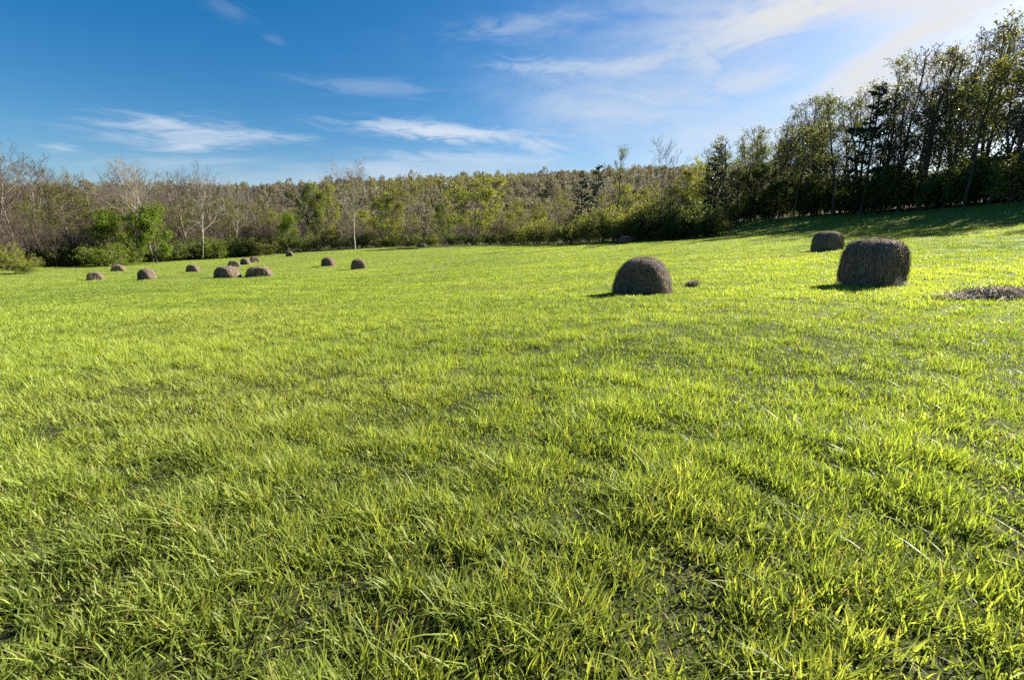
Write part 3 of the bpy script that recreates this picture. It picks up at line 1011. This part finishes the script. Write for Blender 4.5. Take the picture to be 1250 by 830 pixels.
# ------------------------------------------------------------------ far hillside wood: one mass
def hill_wood():
    r = np.random.default_rng(500)
    kinds = []
    for s in range(9):
        H = 1.0
        Vs, Fs, Ms, off = [], [], [], 0
        nb = 9
        z0 = r.uniform(.25, .7, nb)
        az = r.uniform(0, 2 * pi, nb)
        P0 = np.concatenate([[[0, 0, -.03]], np.stack([np.zeros(nb), np.zeros(nb), z0], -1)])
        P1 = np.concatenate([[[r.normal() * .03, r.normal() * .03, .95]], np.stack([np.cos(az) * .2, np.sin(az) * .2, z0 + r.uniform(.12, .3, nb)], -1)])
        R0 = np.array([.016] + [.007] * nb); R1 = np.array([.005] + [.003] * nb)
        v, f = tubes(P0, P1, R0, R1, 3)
        nl = int((40, 70, 110, 150, 170, 190, 60, 140, 120)[s])
        q = unit(r.normal(size=(nl, 3))) * r.uniform(.3, 1, nl)[:, None] ** .5
        q = q * np.array([.23, .23, .33]) + np.array([0, 0, .66])
        lv, lf = leaf_quads(q, .095, .65, r)
        kinds.append((np.concatenate([v, lv]), np.concatenate([f, lf + len(v)]), np.concatenate([np.zeros(len(f), int), np.ones(len(lf), int)])))
    n = 5200
    y = np.sqrt(r.uniform(150 ** 2, 430 ** 2, n))
    x = y * r.uniform(-1.35, .62, n)
    z = ground_z(x, y)
    hue = soft_noise(x, y, 31, .02) + r.normal(size=n) * .32
    AV, AF, AM, off = [], [], [], 0
    for i in range(n):
        v, f, m = kinds[r.integers(0, 9)]
        h = r.uniform(4.5, 9) + 3.5 * (r.uniform() < .12)
        w = h * r.uniform(.6, 1.25)
        c, s = cos(i * 1.7), sin(i * 1.7)
        vv = np.stack([(v[:, 0] * c - v[:, 1] * s) * w + x[i], (v[:, 0] * s + v[:, 1] * c) * w + y[i], v[:, 2] * h + z[i]], -1)
        lm = 1 if hue[i] < .1 else (2 if hue[i] < .75 else (3 if hue[i] < 1.5 else 4))
        AV.append(vv); AF.append(f + off); AM.append(np.where(m == 1, lm, 0)); off += len(v)
    me = np_mesh('hillside_wood', np.concatenate(AV), [np.concatenate(AF)], M['twig_pale'])
    for k in ('hill_brown', 'hill_olive', 'hill_yellow', 'needle'): me.materials.append(M[k])
    me.polygons.foreach_set('material_index', np.concatenate(AM).astype(np.int32))
    o = obj('hillside_wood', me)
    tag(o, 'distant brown and olive wood covering the whole far hillside up to the ridge', 'wood', kind='stuff')


hill_wood()

# prototypes never placed would stand at the origin: remove them
for ps in PROTO.values():
    for p in ps:
        if not p['used']:
            for ch in list(p['root'].children): bpy.data.objects.remove(ch)
            bpy.data.objects.remove(p['root'])
for o in bpy.data.objects:
    if 'h0' in o: del o['h0']

# ------------------------------------------------------------------ light and sky
SUN_AZ, SUN_EL = radians(62), radians(33)      # azimuth clockwise from +Y (straight ahead)
L = bpy.data.lights.new('sun', 'SUN')
L.energy = 5.0
L.angle = radians(.53)
L.color = (1, .93, .80)
so = bpy.data.objects.new('sun', L)
COL.objects.link(so)
from mathutils import Vector
sdir = Vector((sin(SUN_AZ) * cos(SUN_EL), cos(SUN_AZ) * cos(SUN_EL), sin(SUN_EL)))
so.rotation_euler = sdir.to_track_quat('Z', 'Y').to_euler()
so.location = (20, 10, 40)

w = bpy.data.worlds.new('World')
C.world = w
w.use_nodes = True
n = N(w.node_tree)
wout = n.new('ShaderNodeOutputWorld')
bg = n.new('ShaderNodeBackground')
bg.inputs['Strength'].default_value = .052
sky = n.new('ShaderNodeTexSky', sky_type='NISHITA', sun_disc=False)
sky.sun_elevation = SUN_EL
sky.sun_rotation = SUN_AZ
sky.altitude = 300
sky.air_density = 1.0
sky.dust_density = 1.3
sky.ozone_density = 2.2
hsv = n.new('ShaderNodeHueSaturation')
hsv.inputs['Saturation'].default_value = 1.5
hsv.inputs['Value'].default_value = .68
n.t.links.new(sky.outputs[0], hsv.inputs['Color'])
tc = n.new('ShaderNodeTexCoord')
sep = n.new('ShaderNodeSeparateXYZ')
n.t.links.new(tc.outputs['Generated'], sep.inputs[0])
X, Y, Z = sep.outputs
AZ = n.math('ARCTAN2', X, Y)
EL = n.math('ARCSINE', Z)


def azel(u, v):
    dx, dy, dz = ray(u, v)
    return math.atan2(dx, dy), math.atan2(dz, math.hypot(dx, dy))


def streak(u0, v0, u1, v1, width, dens, stretch=5.0, scale=1.0, lo=.42, hi=.72, seed=0.0):
    """a wisp of cirrus lying between two directions of the sky"""
    a0, e0 = azel(u0, v0)
    a1, e1 = azel(u1, v1)
    ca, ce = (a0 + a1) / 2, (e0 + e1) / 2
    Ln = math.hypot(a1 - a0, e1 - e0) / 2
    th = atan2(e1 - e0, a1 - a0)
    Wd = width / F_PX * .8
    da, de = n.math('SUBTRACT', AZ, ca), n.math('SUBTRACT', EL, ce)
    p = n.math('ADD', n.math('MULTIPLY', da, cos(th)), n.math('MULTIPLY', de, sin(th)))
    q = n.math('SUBTRACT', n.math('MULTIPLY', de, cos(th)), n.math('MULTIPLY', da, sin(th)))
    g1 = n.math('POWER', n.math('DIVIDE', p, Ln), 2.0)
    g2 = n.math('POWER', n.math('DIVIDE', q, Wd), 2.0)
    mask = n.math('EXPONENT', n.math('MULTIPLY', n.math('ADD', g1, g2), -1.0))
    cv = n.new('ShaderNodeCombineXYZ')
    n.t.links.new(n.math('MULTIPLY', p, 10 * scale), cv.inputs[0])
    n.t.links.new(n.math('MULTIPLY', q, 10 * scale * stretch), cv.inputs[1])
    cv.inputs[2].default_value = seed * 3.7
    tex = n.noise(1.0, cv.outputs[0], 9, .64, 1.1)
    f = n.ramp(n.math('ADD', tex, n.math('MULTIPLY', n.math('SUBTRACT', mask, .5), .35)), lo, hi)
    return n.math('MULTIPLY', n.math('MULTIPLY', mask, f), dens)


clouds = [
    streak(520, 40, 760, 10, 18, .38, 5, .9, .36, .74, seed=41),
    streak(330, 95, 560, 110, 16, .3, 6, .8, .38, .76, seed=42),
    streak(880, 25, 1160, -30, 20, .85, 6, 1.2, .38, .66, seed=43),
    streak(430, 185, 720, 196, 12, .55, 5, 1.0, .34, .7, seed=31),
    streak(700, 92, 860, 60, 13, .5, 5, 1.1, .38, .72, seed=32),
    streak(840, 120, 1000, 78, 20, .55, 4, 1.1, .38, .7, seed=33),
    streak(1040, 70, 1250, -10, 18, .9, 6, 1.2, .34, .62, seed=34),
    streak(60, 200, 330, 196, 9, .35, 6, 1.0, .34, .7, seed=35),
    streak(560, 130, 1260, 40, 105, .44, 3, .45, .12, .85, seed=21),
    streak(-150, 236, 900, 212, 34, .62, 5, .4, .02, .75, seed=22),
    streak(880, 48, 1030, -8, 16, .7, 6, 1.1, .35, .7, seed=23),
    streak(980, 108, 1120, 60, 20, .8, 4, 1.0, .3, .65, seed=24),
    streak(380, 205, 560, 200, 12, .4, 6, .9, .3, .75, seed=25),
    streak(50, 150, 350, 172, 26, .62, 6.5, .9, seed=1),
    streak(170, 182, 300, 172, 9, .6, 5, 1.4, seed=2),
    streak(390, 147, 680, 168, 15, .95, 4.5, 1.1, .38, .68, seed=3),
    streak(600, 165, 710, 190, 14, .6, 4, 1.2, seed=4),
    streak(580, 80, 780, 78, 14, .55, 4, 1.2, seed=5),
    streak(610, 120, 900, 140, 44, .62, 3, .6, .3, .8, seed=6),
    streak(250, 210, 760, 205, 26, .55, 4, .6, .25, .8, seed=7),
    streak(800, 60, 1120, -30, 36, .75, 5, .8, .36, .74, seed=8),
    streak(935, 165, 1240, 40, 42, 1.0, 4.2, .9, .38, .66, seed=9),
    streak(1000, 10, 1330, -20, 30, .85, 3.5, .8, .36, .66, seed=10),
    streak(1120, 120, 1400, 70, 50, .8, 4, .9, .36, .68, seed=11),
    streak(830, 50, 890, 100, 26, .5, 2, 1.2, seed=12),
    streak(230, -5, 320, 25, 13, .16, 4, 1.2, seed=13),
    streak(310, 38, 360, 58, 8, .14, 4, 1.4, seed=14),
    streak(700, 20, 1000, -10, 60, .42, 4, .6, .3, .8, seed=15),
    streak(760, 190, 1000, 150, 40, .5, 3, .6, .25, .75, seed=16),
    streak(120, 150, 260, 150, 8, .5, 6, 1.5, seed=17),
    streak(40, 178, 110, 184, 7, .45, 6, 1.5, seed=18),
    streak(200, 155, 420, 172, 10, .5, 6, 1.2, seed=19),
]
tot = clouds[0]
for c_ in clouds[1:]:
    tot = n.math('SUBTRACT', 1.0, n.math('MULTIPLY', n.math('SUBTRACT', 1.0, tot), n.math('SUBTRACT', 1.0, c_)))
tot = n.math('MINIMUM', n.math('POWER', tot, 1.25), .95)
# clouds nearer the sun are brighter and warmer
dot = n.new('ShaderNodeVectorMath', operation='DOT_PRODUCT')
n.t.links.new(tc.outputs['Generated'], dot.inputs[0])
dot.inputs[1].default_value = tuple(sdir)
near_sun = n.ramp(dot.outputs['Value'], .5, .98)
ccol = n.mix(near_sun, (3.5, 3.9, 4.5), (4.1, 4.05, 3.95))
col = n.mix(tot, hsv.outputs[0], ccol)
n.t.links.new(col, bg.inputs['Color'])
n.t.links.new(bg.outputs[0], wout.inputs[0])

# ------------------------------------------------------------------ camera and render settings
cam = bpy.data.cameras.new('camera')
cam.sensor_width = 36
cam.lens = 36 * F_PX / W_PX
cam.clip_start = .05
cam.clip_end = 5000
co = bpy.data.objects.new('camera', cam)
COL.objects.link(co)
co.location = (0, 0, CAM_Z)
co.rotation_euler = (pi / 2 - PITCH, 0, 0)
C.camera = co
C.render.engine = 'CYCLES'
C.cycles.max_bounces = 6
C.cycles.diffuse_bounces = 3
C.cycles.glossy_bounces = 2
C.cycles.transmission_bounces = 4
C.cycles.transparent_max_bounces = 4
C.cycles.use_denoising = False
C.view_settings.view_transform = 'Standard'
C.view_settings.look = 'None'
C.view_settings.exposure = 1.95
C.view_settings.gamma = 1.0
C.view_settings.use_curve_mapping = False
